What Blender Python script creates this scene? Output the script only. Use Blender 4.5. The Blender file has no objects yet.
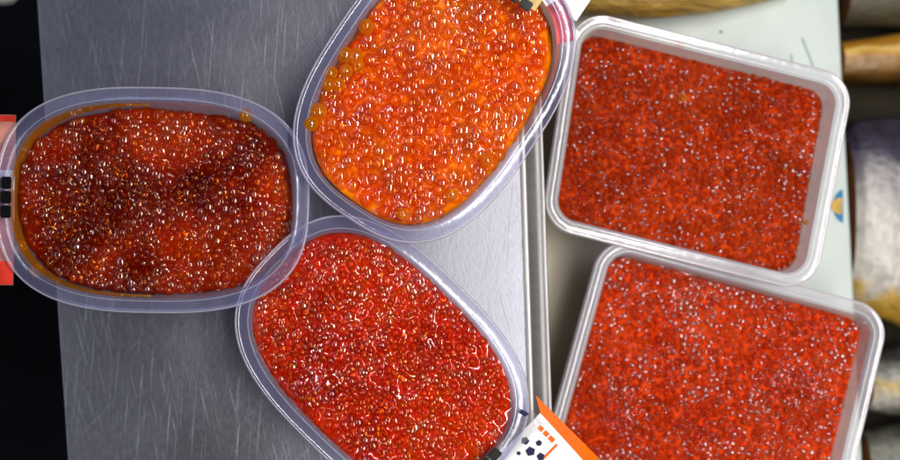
import bpy, bmesh, math, random
import numpy as np
from mathutils import Vector, noise, Matrix

random.seed(7)
rng = np.random.default_rng(7)
scene = bpy.context.scene
C = bpy.data.collections.new("market_counter")
scene.collection.children.link(C)

# ------------------------------------------------------------------ camera model
CAM_Z = 0.60
FOCUS = 0.55
PX, PY = 340.0, 270.0            # photo pixel straight below the lens
def K(z): return 0.0005 * (CAM_Z - z) / FOCUS
def P(px, py, z):
    k = K(z)
    return Vector(((px - PX) * k, -(py - PY) * k, z))
def P2(px, py, z):
    k = K(z)
    return ((px - PX) * k, -(py - PY) * k)

# ------------------------------------------------------------------ scene helpers
def obj_from(name, me, mat, parent=None, loc=None):
    o = bpy.data.objects.new(name, me)
    C.objects.link(o)
    if mat is not None:
        for m in (mat if isinstance(mat, (list, tuple)) else [mat]):
            me.materials.append(m)
    if parent is not None:
        o.parent = parent
    if loc is not None:
        o.location = loc
    return o

def mesh(name, verts, faces, mat, parent=None, loc=(0, 0, 0), smooth=True, mids=None):
    """verts in world coordinates; the mesh is stored around loc."""
    L = Vector(loc)
    me = bpy.data.meshes.new(name)
    me.from_pydata([tuple(Vector(v) - L) for v in verts], [], faces)
    me.update()
    bm = bmesh.new(); bm.from_mesh(me)
    bmesh.ops.recalc_face_normals(bm, faces=bm.faces)
    bm.to_mesh(me); bm.free()
    if smooth:
        me.polygons.foreach_set("use_smooth", [True] * len(me.polygons))
    if mids is not None:
        me.polygons.foreach_set("material_index", mids)
    return obj_from(name, me, mat, parent, None if parent is not None else L)

def tag(o, label=None, cat=None, group=None, kind=None):
    if label: o["label"] = label
    if cat: o["category"] = cat
    if group: o["group"] = group
    if kind: o["kind"] = kind
    return o

def empty(name, loc, label, cat, group=None):
    o = bpy.data.objects.new(name, None)
    o.empty_display_size = 0.02
    C.objects.link(o)
    o.location = loc
    return tag(o, label, cat, group)

def fbm(x, y, z=0.0, o=3):
    s, a, f = 0.0, 1.0, 1.0
    for _ in range(o):
        s += a * noise.noise(Vector((x * f, y * f, z + 3.1 * f)))
        a *= 0.5; f *= 2.0
    return s

# ------------------------------------------------------------------ materials
def new_mat(name):
    m = bpy.data.materials.new(name)
    m.use_nodes = True
    nt = m.node_tree
    nt.nodes.clear()
    out = nt.nodes.new("ShaderNodeOutputMaterial")
    return m, nt, out

def N(nt, t, **kw):
    n = nt.nodes.new(t)
    for k, v in kw.items():
        if k.startswith("i_"):
            n.inputs[k[2:].replace("_", " ")].default_value = v
        else:
            setattr(n, k, v)
    return n

def ramp(nt, stops, interp="LINEAR"):
    r = nt.nodes.new("ShaderNodeValToRGB")
    r.color_ramp.interpolation = interp
    e = r.color_ramp.elements
    while len(e) < len(stops): e.new(0.5)
    for el, (p, c) in zip(e, stops):
        el.position = p
        el.color = (*c, 1) if len(c) == 3 else c
    return r

def simple(name, col, rough=0.5, noise_amt=0.15, scale=60.0, metallic=0.0, bump=0.0, coat=0.0, sss=0.0, spec=0.5):
    m, nt, out = new_mat(name)
    b = N(nt, "ShaderNodeBsdfPrincipled")
    tc = N(nt, "ShaderNodeTexCoord")
    nz = N(nt, "ShaderNodeTexNoise"); nz.inputs["Scale"].default_value = scale; nz.inputs["Detail"].default_value = 5
    nt.links.new(tc.outputs["Object"], nz.inputs["Vector"])
    lo = tuple(c * (1 - noise_amt) for c in col); hi = tuple(min(1, c * (1 + noise_amt)) for c in col)
    r = ramp(nt, [(0.3, lo), (0.7, hi)])
    nt.links.new(nz.outputs["Fac"], r.inputs["Fac"])
    nt.links.new(r.outputs["Color"], b.inputs["Base Color"])
    b.inputs["Roughness"].default_value = rough
    b.inputs["Metallic"].default_value = metallic
    b.inputs["Coat Weight"].default_value = coat
    b.inputs["Specular IOR Level"].default_value = spec
    if sss:
        b.inputs["Subsurface Weight"].default_value = sss
        b.inputs["Subsurface Scale"].default_value = 0.004
    if bump:
        bp = N(nt, "ShaderNodeBump"); bp.inputs["Strength"].default_value = bump; bp.inputs["Distance"].default_value = 0.001
        nt.links.new(nz.outputs["Fac"], bp.inputs["Height"])
        nt.links.new(bp.outputs["Normal"], b.inputs["Normal"])
    nt.links.new(b.outputs["BSDF"], out.inputs["Surface"])
    return m

def plastic(name, tint, body, clear, rough=0.12, wave=0.25):
    """thin translucent polypropylene: part clear, part milky, glossy on top, milkier at grazing angles"""
    m, nt, out = new_mat(name)
    tr = N(nt, "ShaderNodeBsdfTransparent"); tr.inputs["Color"].default_value = (*tint, 1)
    df = N(nt, "ShaderNodeBsdfDiffuse"); df.inputs["Color"].default_value = (*body, 1)
    tl = N(nt, "ShaderNodeBsdfTranslucent"); tl.inputs["Color"].default_value = (*body, 1)
    gl = N(nt, "ShaderNodeBsdfAnisotropic" if False else "ShaderNodeBsdfGlossy"); gl.inputs["Roughness"].default_value = rough
    gl.inputs["Color"].default_value = (0.95, 0.95, 1.0, 1)
    milk = N(nt, "ShaderNodeMixShader"); milk.inputs[0].default_value = 0.45
    nt.links.new(df.outputs[0], milk.inputs[1]); nt.links.new(tl.outputs[0], milk.inputs[2])
    lw = N(nt, "ShaderNodeLayerWeight"); lw.inputs["Blend"].default_value = 0.35
    tc = N(nt, "ShaderNodeTexCoord")
    nz = N(nt, "ShaderNodeTexNoise"); nz.inputs["Scale"].default_value = 55; nz.inputs["Detail"].default_value = 4
    nt.links.new(tc.outputs["Object"], nz.inputs["Vector"])
    # milkiness = 1-clear, up at edges, slightly blotchy
    mr = N(nt, "ShaderNodeMapRange"); mr.inputs["From Min"].default_value = 0.0; mr.inputs["From Max"].default_value = 1.0
    mr.inputs["To Min"].default_value = 1 - clear; mr.inputs["To Max"].default_value = min(1.0, 1 - clear + 0.5)
    nt.links.new(lw.outputs["Facing"], mr.inputs["Value"])
    ad = N(nt, "ShaderNodeMath", operation="MULTIPLY_ADD"); ad.inputs[1].default_value = 0.16; 
    nt.links.new(nz.outputs["Fac"], ad.inputs[0])
    sb = N(nt, "ShaderNodeMath", operation="SUBTRACT"); sb.inputs[1].default_value = 0.08
    nt.links.new(mr.outputs[0], sb.inputs[0]); nt.links.new(sb.outputs[0], ad.inputs[2])
    mx = N(nt, "ShaderNodeMixShader")
    nt.links.new(ad.outputs[0], mx.inputs[0]); nt.links.new(tr.outputs[0], mx.inputs[1]); nt.links.new(milk.outputs[0], mx.inputs[2])
    fr = N(nt, "ShaderNodeFresnel"); fr.inputs["IOR"].default_value = 1.5
    fm = N(nt, "ShaderNodeMath", operation="MULTIPLY"); fm.inputs[1].default_value = 1.5
    fm.use_clamp = True
    fc = N(nt, "ShaderNodeMath", operation="MINIMUM"); fc.inputs[1].default_value = 0.30
    nt.links.new(fm.outputs[0], fc.inputs[0])
    nt.links.new(fr.outputs[0], fm.inputs[0])
    mg = N(nt, "ShaderNodeMixShader")
    nt.links.new(fc.outputs[0], mg.inputs[0]); nt.links.new(mx.outputs[0], mg.inputs[1]); nt.links.new(gl.outputs[0], mg.inputs[2])
    n2 = N(nt, "ShaderNodeTexNoise"); n2.inputs["Scale"].default_value = 220; n2.inputs["Detail"].default_value = 3
    nt.links.new(tc.outputs["Object"], n2.inputs["Vector"])
    bp = N(nt, "ShaderNodeBump"); bp.inputs["Strength"].default_value = wave; bp.inputs["Distance"].default_value = 0.0006
    nt.links.new(n2.outputs["Fac"], bp.inputs["Height"])
    nt.links.new(bp.outputs["Normal"], gl.inputs["Normal"])
    nt.links.new(mg.outputs[0], out.inputs["Surface"])
    return m

def roe_mat(name, stops, clear=0.6, edge=0.45, tint=(1.0, 0.62, 0.35), ior=2.3, rough=0.05, vary=0.55, big=1.5, wet=0.5, wscale=330, glint=(0.4, 0.4, 2.2), cap=0.3, patch=0.5):
    """translucent egg: light passes through the middle, the rim is milkier, wet gloss outside"""
    m, nt, out = new_mat(name)
    g = N(nt, "ShaderNodeNewGeometry")
    r = ramp(nt, stops)
    tc = N(nt, "ShaderNodeTexCoord")
    nz = N(nt, "ShaderNodeTexNoise"); nz.inputs["Scale"].default_value = 28; nz.inputs["Detail"].default_value = 3
    nt.links.new(tc.outputs["Object"], nz.inputs["Vector"])
    mx = N(nt, "ShaderNodeMath", operation="MULTIPLY_ADD"); mx.inputs[1].default_value = vary
    nt.links.new(g.outputs["Random Per Island"], mx.inputs[0])
    m2 = N(nt, "ShaderNodeMath", operation="MULTIPLY_ADD"); m2.inputs[1].default_value = big; m2.inputs[2].default_value = 0.5 - big / 2 - vary / 2
    nt.links.new(nz.outputs["Fac"], m2.inputs[0]); nt.links.new(m2.outputs[0], mx.inputs[2])
    nt.links.new(mx.outputs[0], r.inputs["Fac"])
    df = N(nt, "ShaderNodeBsdfDiffuse"); tl = N(nt, "ShaderNodeBsdfTranslucent"); tr = N(nt, "ShaderNodeBsdfTransparent")
    tr.inputs["Color"].default_value = (*tint, 1)
    nt.links.new(r.outputs["Color"], df.inputs["Color"]); nt.links.new(r.outputs["Color"], tl.inputs["Color"])
    mk = N(nt, "ShaderNodeMixShader"); mk.inputs[0].default_value = 0.5
    nt.links.new(df.outputs[0], mk.inputs[1]); nt.links.new(tl.outputs[0], mk.inputs[2])
    lw = N(nt, "ShaderNodeLayerWeight"); lw.inputs["Blend"].default_value = 0.5
    pw = N(nt, "ShaderNodeMath", operation="POWER"); pw.inputs[1].default_value = 2.0
    nt.links.new(lw.outputs["Facing"], pw.inputs[0])
    fa = N(nt, "ShaderNodeMath", operation="MULTIPLY_ADD"); fa.inputs[1].default_value = edge; fa.inputs[2].default_value = 1 - clear
    fa.use_clamp = True
    nt.links.new(pw.outputs[0], fa.inputs[0])
    body = N(nt, "ShaderNodeMixShader")
    nt.links.new(fa.outputs[0], body.inputs[0]); nt.links.new(tr.outputs[0], body.inputs[1]); nt.links.new(mk.outputs[0], body.inputs[2])
    gl = N(nt, "ShaderNodeBsdfGlossy"); gl.inputs["Roughness"].default_value = rough
    nb = N(nt, "ShaderNodeTexNoise"); nb.inputs["Scale"].default_value = wscale; nb.inputs["Detail"].default_value = 2
    nt.links.new(tc.outputs["Object"], nb.inputs["Vector"])
    bp = N(nt, "ShaderNodeBump"); bp.inputs["Strength"].default_value = wet; bp.inputs["Distance"].default_value = 0.0008
    nt.links.new(nb.outputs["Fac"], bp.inputs["Height"]); nt.links.new(bp.outputs["Normal"], gl.inputs["Normal"])
    fr = N(nt, "ShaderNodeMapRange"); f0 = ((ior - 1) / (ior + 1)) ** 2
    fr.inputs["From Min"].default_value = 0.36; fr.inputs["From Max"].default_value = 0.64
    fr.inputs["To Min"].default_value = f0 * (1 - patch); fr.inputs["To Max"].default_value = f0 * (1 + patch)
    np_ = N(nt, "ShaderNodeTexNoise"); np_.inputs["Scale"].default_value = 34; np_.inputs["Detail"].default_value = 2; np_.noise_dimensions = "4D"; np_.inputs["W"].default_value = 3.7
    nt.links.new(tc.outputs["Object"], np_.inputs["Vector"]); nt.links.new(np_.outputs["Fac"], fr.inputs["Value"])
    iv = N(nt, "ShaderNodeMath", operation="SUBTRACT"); iv.inputs[0].default_value = 1.0
    nt.links.new(g.outputs["Backfacing"], iv.inputs[1])
    mn = N(nt, "ShaderNodeMath", operation="MINIMUM"); mn.inputs[1].default_value = 0.17
    # some eggs stand proud and wet, others are dull or drowned
    h1 = N(nt, "ShaderNodeMath", operation="MULTIPLY"); h1.inputs[1].default_value = 7.31
    h2 = N(nt, "ShaderNodeMath", operation="FRACT")
    h3 = N(nt, "ShaderNodeMapRange"); h3.inputs["From Min"].default_value = 1 - glint[0]; h3.inputs["From Max"].default_value = 1.0
    h3.inputs["To Min"].default_value = glint[1]; h3.inputs["To Max"].default_value = glint[2]
    h4 = N(nt, "ShaderNodeMath", operation="MULTIPLY")
    nt.links.new(g.outputs["Random Per Island"], h1.inputs[0]); nt.links.new(h1.outputs[0], h2.inputs[0]); nt.links.new(h2.outputs[0], h3.inputs["Value"])
    nt.links.new(fr.outputs[0], h4.inputs[0]); nt.links.new(h3.outputs[0], h4.inputs[1])
    nt.links.new(h4.outputs[0], mn.inputs[0]); mn.inputs[1].default_value = cap
    ff = N(nt, "ShaderNodeMath", operation="MULTIPLY"); nt.links.new(mn.outputs[0], ff.inputs[0]); nt.links.new(iv.outputs[0], ff.inputs[1])
    ms = N(nt, "ShaderNodeMixShader")
    nt.links.new(ff.outputs[0], ms.inputs[0]); nt.links.new(body.outputs[0], ms.inputs[1]); nt.links.new(gl.outputs[0], ms.inputs[2])
    nt.links.new(ms.outputs[0], out.inputs["Surface"])
    return m

def steel_mat(name, base, rough, sx, sy):
    m, nt, out = new_mat(name)
    b = N(nt, "ShaderNodeBsdfPrincipled")
    b.inputs["Metallic"].default_value = 0.95
    tc = N(nt, "ShaderNodeTexCoord")
    def streak(scale, rot, sc, detail=6, dist=0.0):
        mr_ = N(nt, "ShaderNodeMapping"); mr_.inputs["Rotation"].default_value = (0, 0, rot)
        nt.links.new(tc.outputs["Object"], mr_.inputs["Vector"])
        mp = N(nt, "ShaderNodeMapping"); mp.inputs["Scale"].default_value = sc
        nt.links.new(mr_.outputs[0], mp.inputs["Vector"])
        n = N(nt, "ShaderNodeTexNoise"); n.inputs["Scale"].default_value = scale; n.inputs["Detail"].default_value = detail
        n.inputs["Distortion"].default_value = dist
        nt.links.new(mp.outputs[0], n.inputs["Vector"])
        return n.outputs["Fac"]
    grain = streak(1.0, math.radians(3), (sx, sy, 1))
    grain2 = streak(1.0, math.radians(-28), (900, 300, 1), 4)
    blot = streak(14.0, 0, (1, 1, 1), 4)
    # sparse long scratches in three directions
    def scratch(rot, sc, lo, hi):
        f = streak(1.0, rot, sc, 2, 0.3)
        mr = N(nt, "ShaderNodeMapRange"); mr.inputs["From Min"].default_value = lo; mr.inputs["From Max"].default_value = hi
        nt.links.new(f, mr.inputs["Value"])
        return mr.outputs[0]
    s1 = scratch(math.radians(4), (1100, 16, 1), 0.62, 0.85)
    s2 = scratch(math.radians(-14), (950, 22, 1), 0.63, 0.86)
    s3 = scratch(math.radians(41), (900, 18, 1), 0.64, 0.86)
    def mul(a, k, c):
        n = N(nt, "ShaderNodeMath", operation="MULTIPLY_ADD"); n.inputs[1].default_value = k
        nt.links.new(a, n.inputs[0])
        if isinstance(c, float): n.inputs[2].default_value = c
        else: nt.links.new(c, n.inputs[2])
        return n.outputs[0]
    h = mul(s3, 0.7, mul(s2, 0.8, mul(s1, 0.8, mul(grain2, 0.55, mul(grain, 0.5, 0.0)))))
    bp = N(nt, "ShaderNodeBump"); bp.inputs["Strength"].default_value = 0.38; bp.inputs["Distance"].default_value = 0.00022
    nt.links.new(h, bp.inputs["Height"])
    nt.links.new(bp.outputs["Normal"], b.inputs["Normal"])
    ro = mul(blot, 0.22, mul(grain, 0.12, rough - 0.17))
    nt.links.new(ro, b.inputs["Roughness"])
    cf = mul(s3, 0.22, mul(s2, 0.22, mul(s1, 0.20, mul(grain2, 0.32, mul(grain, 0.32, mul(blot, 0.45, -0.22))))))
    cr = ramp(nt, [(0.0, tuple(x * 0.72 for x in base)), (0.45, base), (1.0, tuple(min(1, x * 1.35) for x in base))])
    nt.links.new(cf, cr.inputs["Fac"])
    nt.links.new(cr.outputs["Color"], b.inputs["Base Color"])
    nt.links.new(b.outputs["BSDF"], out.inputs["Surface"])
    return m

M = {}
M["steel"] = steel_mat("brushed_steel", (0.235, 0.24, 0.28), 0.40, 620, 240)
M["steel_edge"] = steel_mat("steel_edge", (0.34, 0.34, 0.34), 0.55, 18, 500)
M["steel_shine"] = simple("painted_shine_steel", (0.80, 0.79, 0.78), 0.35, 0.05, 80, metallic=0.35)  # paler steel: lamp shine along the lip's beads put into the colour
M["tub"] = plastic("clear_tub_plastic", (0.93, 0.93, 0.97), (0.62, 0.62, 0.74), 0.72)
M["rim"] = plastic("milky_rim_plastic", (0.90, 0.90, 0.99), (0.56, 0.56, 0.95), 0.78, 0.16)
M["box"] = plastic("white_box_plastic", (0.95, 0.96, 0.96), (0.86, 0.86, 0.86), 0.32)
M["box_rim"] = plastic("white_box_rim_plastic", (0.95, 0.95, 0.97), (0.86, 0.85, 0.93), 0.52, 0.2)
M["rim_edge"] = plastic("rim_edge_plastic", (0.95, 0.95, 1.0), (0.86, 0.86, 0.97), 0.45, 0.14)  # whiter rim plastic: the lit line of the bead put into its colour
M["box_edge"] = plastic("box_edge_plastic", (0.95, 0.95, 1.0), (0.93, 0.92, 0.96), 0.30, 0.15)
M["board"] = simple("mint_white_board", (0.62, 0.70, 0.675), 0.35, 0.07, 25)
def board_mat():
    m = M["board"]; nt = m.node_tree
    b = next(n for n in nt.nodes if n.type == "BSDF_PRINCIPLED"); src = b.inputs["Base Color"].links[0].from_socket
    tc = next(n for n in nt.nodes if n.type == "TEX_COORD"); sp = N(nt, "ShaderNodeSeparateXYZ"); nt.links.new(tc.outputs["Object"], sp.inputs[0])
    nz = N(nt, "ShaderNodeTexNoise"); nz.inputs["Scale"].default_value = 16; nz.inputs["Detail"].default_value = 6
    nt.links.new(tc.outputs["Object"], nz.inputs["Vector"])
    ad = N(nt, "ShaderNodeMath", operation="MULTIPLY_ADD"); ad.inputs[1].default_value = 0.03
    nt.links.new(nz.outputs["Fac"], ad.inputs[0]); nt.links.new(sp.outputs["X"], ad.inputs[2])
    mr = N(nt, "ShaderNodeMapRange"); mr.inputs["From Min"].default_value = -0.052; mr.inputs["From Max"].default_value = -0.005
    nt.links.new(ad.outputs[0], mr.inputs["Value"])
    mx = N(nt, "ShaderNodeMix", data_type="RGBA"); mx.inputs[6].default_value = (0.36, 0.30, 0.20, 1)  # khaki shade beside the boxes, put into the board's left colour
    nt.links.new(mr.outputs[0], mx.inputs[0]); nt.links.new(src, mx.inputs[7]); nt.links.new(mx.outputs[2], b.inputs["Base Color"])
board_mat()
M["dark"] = simple("black_counter", (0.004, 0.005, 0.007), 0.8, 0.4, 20, spec=0.1)
M["tray"] = simple("dark_display_tray", (0.016, 0.012, 0.006), 0.6, 0.7, 18, spec=0.15)
M["paper"] = simple("white_paper", (0.85, 0.84, 0.82), 0.45, 0.03, 40)
M["cream"] = simple("cream_paper", (0.75, 0.70, 0.62), 0.6, 0.1, 60)
M["orange_ink"] = simple("orange_ink", (0.90, 0.15, 0.004), 0.4, 0.08, 80, spec=0.08)
M["red_ink"] = simple("red_ink", (0.80, 0.045, 0.025), 0.4, 0.4, 60, spec=0.08)
M["pink_ink"] = simple("pink_ink", (0.90, 0.42, 0.38), 0.4, 0.25, 60, spec=0.08)
M["navy_ink"] = simple("navy_ink", (0.012, 0.015, 0.07), 0.4, 0.3, 80, spec=0.08)
M["black_ink"] = simple("black_ink", (0.006, 0.006, 0.006), 0.18, 0.3, 80)
M["gold_ink"] = simple("gold_ink", (0.62, 0.40, 0.08), 0.3, 0.3, 120)
M["blue_ink"] = simple("blue_ink", (0.05, 0.24, 0.50), 0.4, 0.2, 80, spec=0.08)
M["grey_ink"] = simple("grey_mark", (0.30, 0.36, 0.38), 0.5, 0.2, 80)

# ------------------------------------------------------------------ outlines
class Oval:
    """superellipse outline; centre, semi axes and rotation in photo pixels at height z"""
    def __init__(s, cx, cy, a, b, rot, z, n=2.75):
        k = K(z)
        s.c = Vector(P2(cx, cy, z)); s.a = a * k; s.b = b * k; s.rot = -math.radians(rot); s.n = n; s.z = z
    def at(s, d, cnt=128):
        a, b = s.a - d, s.b - d
        co, si = math.cos(s.rot), math.sin(s.rot)
        pts = []
        for i in range(cnt):
            t = 2 * math.pi * i / cnt
            c, q = math.cos(t), math.sin(t)
            x = a * math.copysign(abs(c) ** (2 / s.n), c); y = b * math.copysign(abs(q) ** (2 / s.n), q)
            pts.append((s.c.x + x * co - y * si, s.c.y + x * si + y * co))
        return pts
    def frame(s, x, y):
        co, si = math.cos(s.rot), math.sin(s.rot)
        return Vector((s.c.x + x * co - y * si, s.c.y + x * si + y * co))

class Quad:
    """four-cornered outline with rounded corners, corners in photo pixels at height z"""
    def __init__(s, corners, r, z):
        s.q = [Vector(P2(x, y, z)) for x, y in corners]; s.r = r; s.z = z
        s.c = sum(s.q, Vector((0, 0))) / 4
        ar = sum(s.q[i].x * s.q[(i + 1) % 4].y - s.q[(i + 1) % 4].x * s.q[i].y for i in range(4))
        if ar < 0: s.q.reverse()
    def at(s, d, cnt=128):
        lines = []
        for i in range(4):
            p, q = s.q[i], s.q[(i + 1) % 4]
            t = (q - p).normalized(); nrm = Vector((-t.y, t.x))
            lines.append((p + nrm * d, t))
        cs = []
        for i in range(4):
            (p, t), (q, u) = lines[i - 1], lines[i]
            den = t.x * u.y - t.y * u.x
            k = ((q.x - p.x) * u.y - (q.y - p.y) * u.x) / den
            cs.append(p + t * k)
        r = max(s.r - d, 0.004)
        pts = []
        m = cnt // 4
        for i in range(4):
            v = cs[i]; t0 = lines[i - 1][1]; t1 = lines[i][1]
            ang = math.acos(max(-1, min(1, t0.dot(t1))))
            L = r * math.tan(ang / 2)
            n0 = Vector((-t0.y, t0.x))
            cen = v - t0 * L + n0 * r
            a0 = math.atan2(-n0.y, -n0.x)
            for j in range(m):
                a = a0 + ang * j / (m - 1)
                pts.append((cen.x + r * math.cos(a), cen.y + r * math.sin(a)))
        return pts

def loft(name, outline, profile, zr, mat, parent, loc, cap=False, cnt=128, wobble=0.0, edge=()):
    verts, faces = [], []
    n = 0
    for (d, z) in profile:
        for i, (x, y) in enumerate(outline.at(d, cnt)):
            w = wobble * noise.noise(Vector((x * 40, y * 40, 5.0)))
            verts.append((x, y, zr + z + w))
        n += 1
    for k in range(n - 1):
        for i in range(cnt):
            j = (i + 1) % cnt
            faces.append((k * cnt + i, k * cnt + j, (k + 1) * cnt + j, (k + 1) * cnt + i))
    if cap:
        verts.append((outline.c.x, outline.c.y, zr + profile[-1][1]))
        o = (n - 1) * cnt
        for i in range(cnt):
            faces.append((o + i, o + (i + 1) % cnt, len(verts) - 1))
    mids = None
    if edge:
        mids = [1 if (i // cnt) in edge else 0 for i in range(len(faces))]
    return mesh(name, verts, faces, mat, parent, loc, mids=mids)

# ------------------------------------------------------------------ roe
def ico(sub):
    bm = bmesh.new(); bmesh.ops.create_icosphere(bm, subdivisions=sub, radius=1.0)
    v = np.array([x.co[:] for x in bm.verts]); f = np.array([[x.index for x in q.verts] for q in bm.faces])
    bm.free(); return v, f
ICO4 = ico(4); ICO3 = ico(3)

def inside(poly, x, y):
    px = poly[:, 0]; py = poly[:, 1]; qx = np.roll(px, -1); qy = np.roll(py, -1)
    c = ((py > y) != (qy > y)) & (x < (qx - px) * (y - py) / (qy - py + 1e-12) + px)
    return (np.count_nonzero(c) % 2) == 1

def pack(poly, r, tight=0.86, tries=60000, rv=0.12, seed=1):
    """dart throwing of discs inside a polygon"""
    g = np.random.default_rng(seed)
    poly = np.array(poly); lo = poly.min(0); hi = poly.max(0)
    cell = 2 * r; grid = {}; out = []
    fails = 0
    while fails < 2500 and tries > 0:
        tries -= 1
        x = g.uniform(lo[0], hi[0]); y = g.uniform(lo[1], hi[1])
        rr = r * (1 + rv * g.normal()); rr = min(max(rr, 0.72 * r), 1.3 * r)
        i, j = int(x // cell), int(y // cell); ok = True
        for a in range(i - 2, i + 3):
            for b in range(j - 2, j + 3):
                for (u, v, w) in grid.get((a, b), ()):
                    if (u - x) ** 2 + (v - y) ** 2 < (tight * (rr + w)) ** 2: ok = False; break
                if not ok: break
            if not ok: break
        if not ok or not inside(poly, x, y): fails += 1; continue
        fails = 0
        grid.setdefault((i, j), []).append((x, y, rr)); out.append((x, y, rr))
    return out

def egg_cloud(name, eggs, tmpl, mats, base=None, loc=(0, 0, 0), squash=0.09, film=None):
    """eggs: list of (x,y,z,r). base: (verts, faces) of the packed bed beneath, second material slot"""
    V, F = tmpl
    n = len(eggs); nv = len(V); nf = len(F)
    e = np.array(eggs)
    sc = 1 + squash * rng.normal(size=(n, 1, 3))
    co = V[None] * sc * e[:, 3][:, None, None] + e[:, None, :3]
    co = co.reshape(-1, 3)
    fa = (F[None] + (np.arange(n) * nv)[:, None, None]).reshape(-1, 3)
    mids = np.zeros(len(fa), dtype=np.int32)
    if base is not None:
        bv, bf = np.array(base[0]), np.array(base[1])
        fa = np.concatenate([fa, bf + len(co)]); co = np.concatenate([co, bv])
        mids = np.concatenate([mids, np.ones(len(bf), dtype=np.int32)])
    if film is not None:
        fa = np.concatenate([fa, film[1] + len(co)]); co = np.concatenate([co, film[0]])
        mids = np.concatenate([mids, np.full(len(film[1]), 2, dtype=np.int32)])
    co = co - np.array(loc)[None]
    me = bpy.data.meshes.new(name)
    me.vertices.add(len(co)); me.vertices.foreach_set("co", co.astype(np.float32).ravel())
    me.loops.add(fa.size); me.loops.foreach_set("vertex_index", fa.astype(np.int32).ravel())
    me.polygons.add(len(fa))
    me.polygons.foreach_set("loop_start", np.arange(0, fa.size, 3, dtype=np.int32))
    me.polygons.foreach_set("loop_total", np.full(len(fa), 3, dtype=np.int32))
    me.polygons.foreach_set("material_index", mids)
    me.polygons.foreach_set("use_smooth", np.ones(len(fa), dtype=bool))
    me.update(calc_edges=True); me.validate()
    return obj_from(name, me, mats, None, loc)

def bed(poly, zf, rings=24, skirt=0.02):
    """closed-looking bed: concentric copies of the outline with height zf(x,y), skirt down at the edge"""
    poly = np.array(poly); c = poly.mean(0); n = len(poly)
    vs, fs = [], []
    for k in range(rings + 1):
        t = 1 - k / rings
        for p in poly:
            q = c + (p - c) * max(t, 0.001)
            vs.append((q[0], q[1], zf(q[0], q[1])))
    for k in range(rings):
        for i in range(n):
            j = (i + 1) % n
            a, b, cc, d = k * n + i, k * n + j, (k + 1) * n + j, (k + 1) * n + i
            fs += [(a, b, cc), (a, cc, d)]
    o = len(vs)
    for p in poly:
        q = c + (p - c) * 0.93
        vs.append((q[0], q[1], zf(p[0], p[1]) - skirt))
    for i in range(n):
        j = (i + 1) % n
        fs += [(o + i, o + j, j), (o + i, j, i)]
    return vs, fs

# ------------------------------------------------------------------ the setting
zc = -0.30
s = 3.0
tag(mesh("counter", [(-s, -s, zc), (s, -s, zc), (s, s, zc), (-s, s, zc)], [(0, 1, 2, 3)], M["dark"], smooth=False), kind="structure")

# stainless weighing platform: a plate with a bent lip on every side
def platform():
    ztop = 0.0
    tl = P(36, 0, 0); bl = P(67, 460, 0); tr = P(516, 0, 0); br = P(531, 460, 0)
    def ext(a, b, t): return a + (b - a) * t
    c = [ext(tl, bl, -0.12), ext(tr, br, -0.12), ext(tr, br, 1.14), ext(tl, bl, 1.14)]
    q = Quad([(0, 0), (1, 0), (1, 1), (0, 1)], 0.004, 0)
    q.q = [Vector((v.x, v.y)) for v in c]; q.c = sum(q.q, Vector((0, 0))) / 4
    ar = sum(q.q[i].x * q.q[(i + 1) % 4].y - q.q[(i + 1) % 4].x * q.q[i].y for i in range(4))
    if ar < 0: q.q.reverse()
    top = empty("scale_platform", (q.c.x, q.c.y, -0.028), "scratched brushed stainless steel scale platform under the three oval tubs", "scale platform")
    L = tuple(top.location)
    loft("plate", q, [(0.0, -0.012), (0.0, -0.0008), (0.0008, 0.0), (0.0012, 0.0), (0.02, 0.0)], 0, M["steel"], top, L, cap=True)
    return top, q, L
plat, pq, pL = platform()
# the bent lip along its right side: bead, sloping band, rolled bottom edge
def lip():
    prof = [(-0.0005, 0.00005), (0.0004, 0.0010), (0.0014, 0.0013), (0.0022, 0.0008), (0.0034, -0.0006), (0.0075, -0.0026), (0.0116, -0.0047), (0.0119, -0.0040), (0.0127, -0.0040), (0.0132, -0.0048), (0.0134, -0.014), (0.0134, -0.032)]
    y0, y1 = -60, 520
    cuts = 24
    vs, fs = [], []
    for i in range(cuts + 1):
        py = y0 + (y1 - y0) * i / cuts
        e = P(516 + 15 * py / 460.0, py, 0)
        for (dx, dz) in prof: vs.append((e.x + dx, e.y, dz))
    n = len(prof)
    for i in range(cuts):
        for j in range(n - 1):
            fs.append((i * n + j, i * n + j + 1, (i + 1) * n + j + 1, (i + 1) * n + j))
    mesh("bent_lip", vs, fs, [M["steel_edge"], M["steel_shine"]], plat, pL, mids=[1 if (i % (n - 1)) in (0, 1, 2, 6, 7) else 0 for i in range(len(fs))])
lip()

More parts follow.
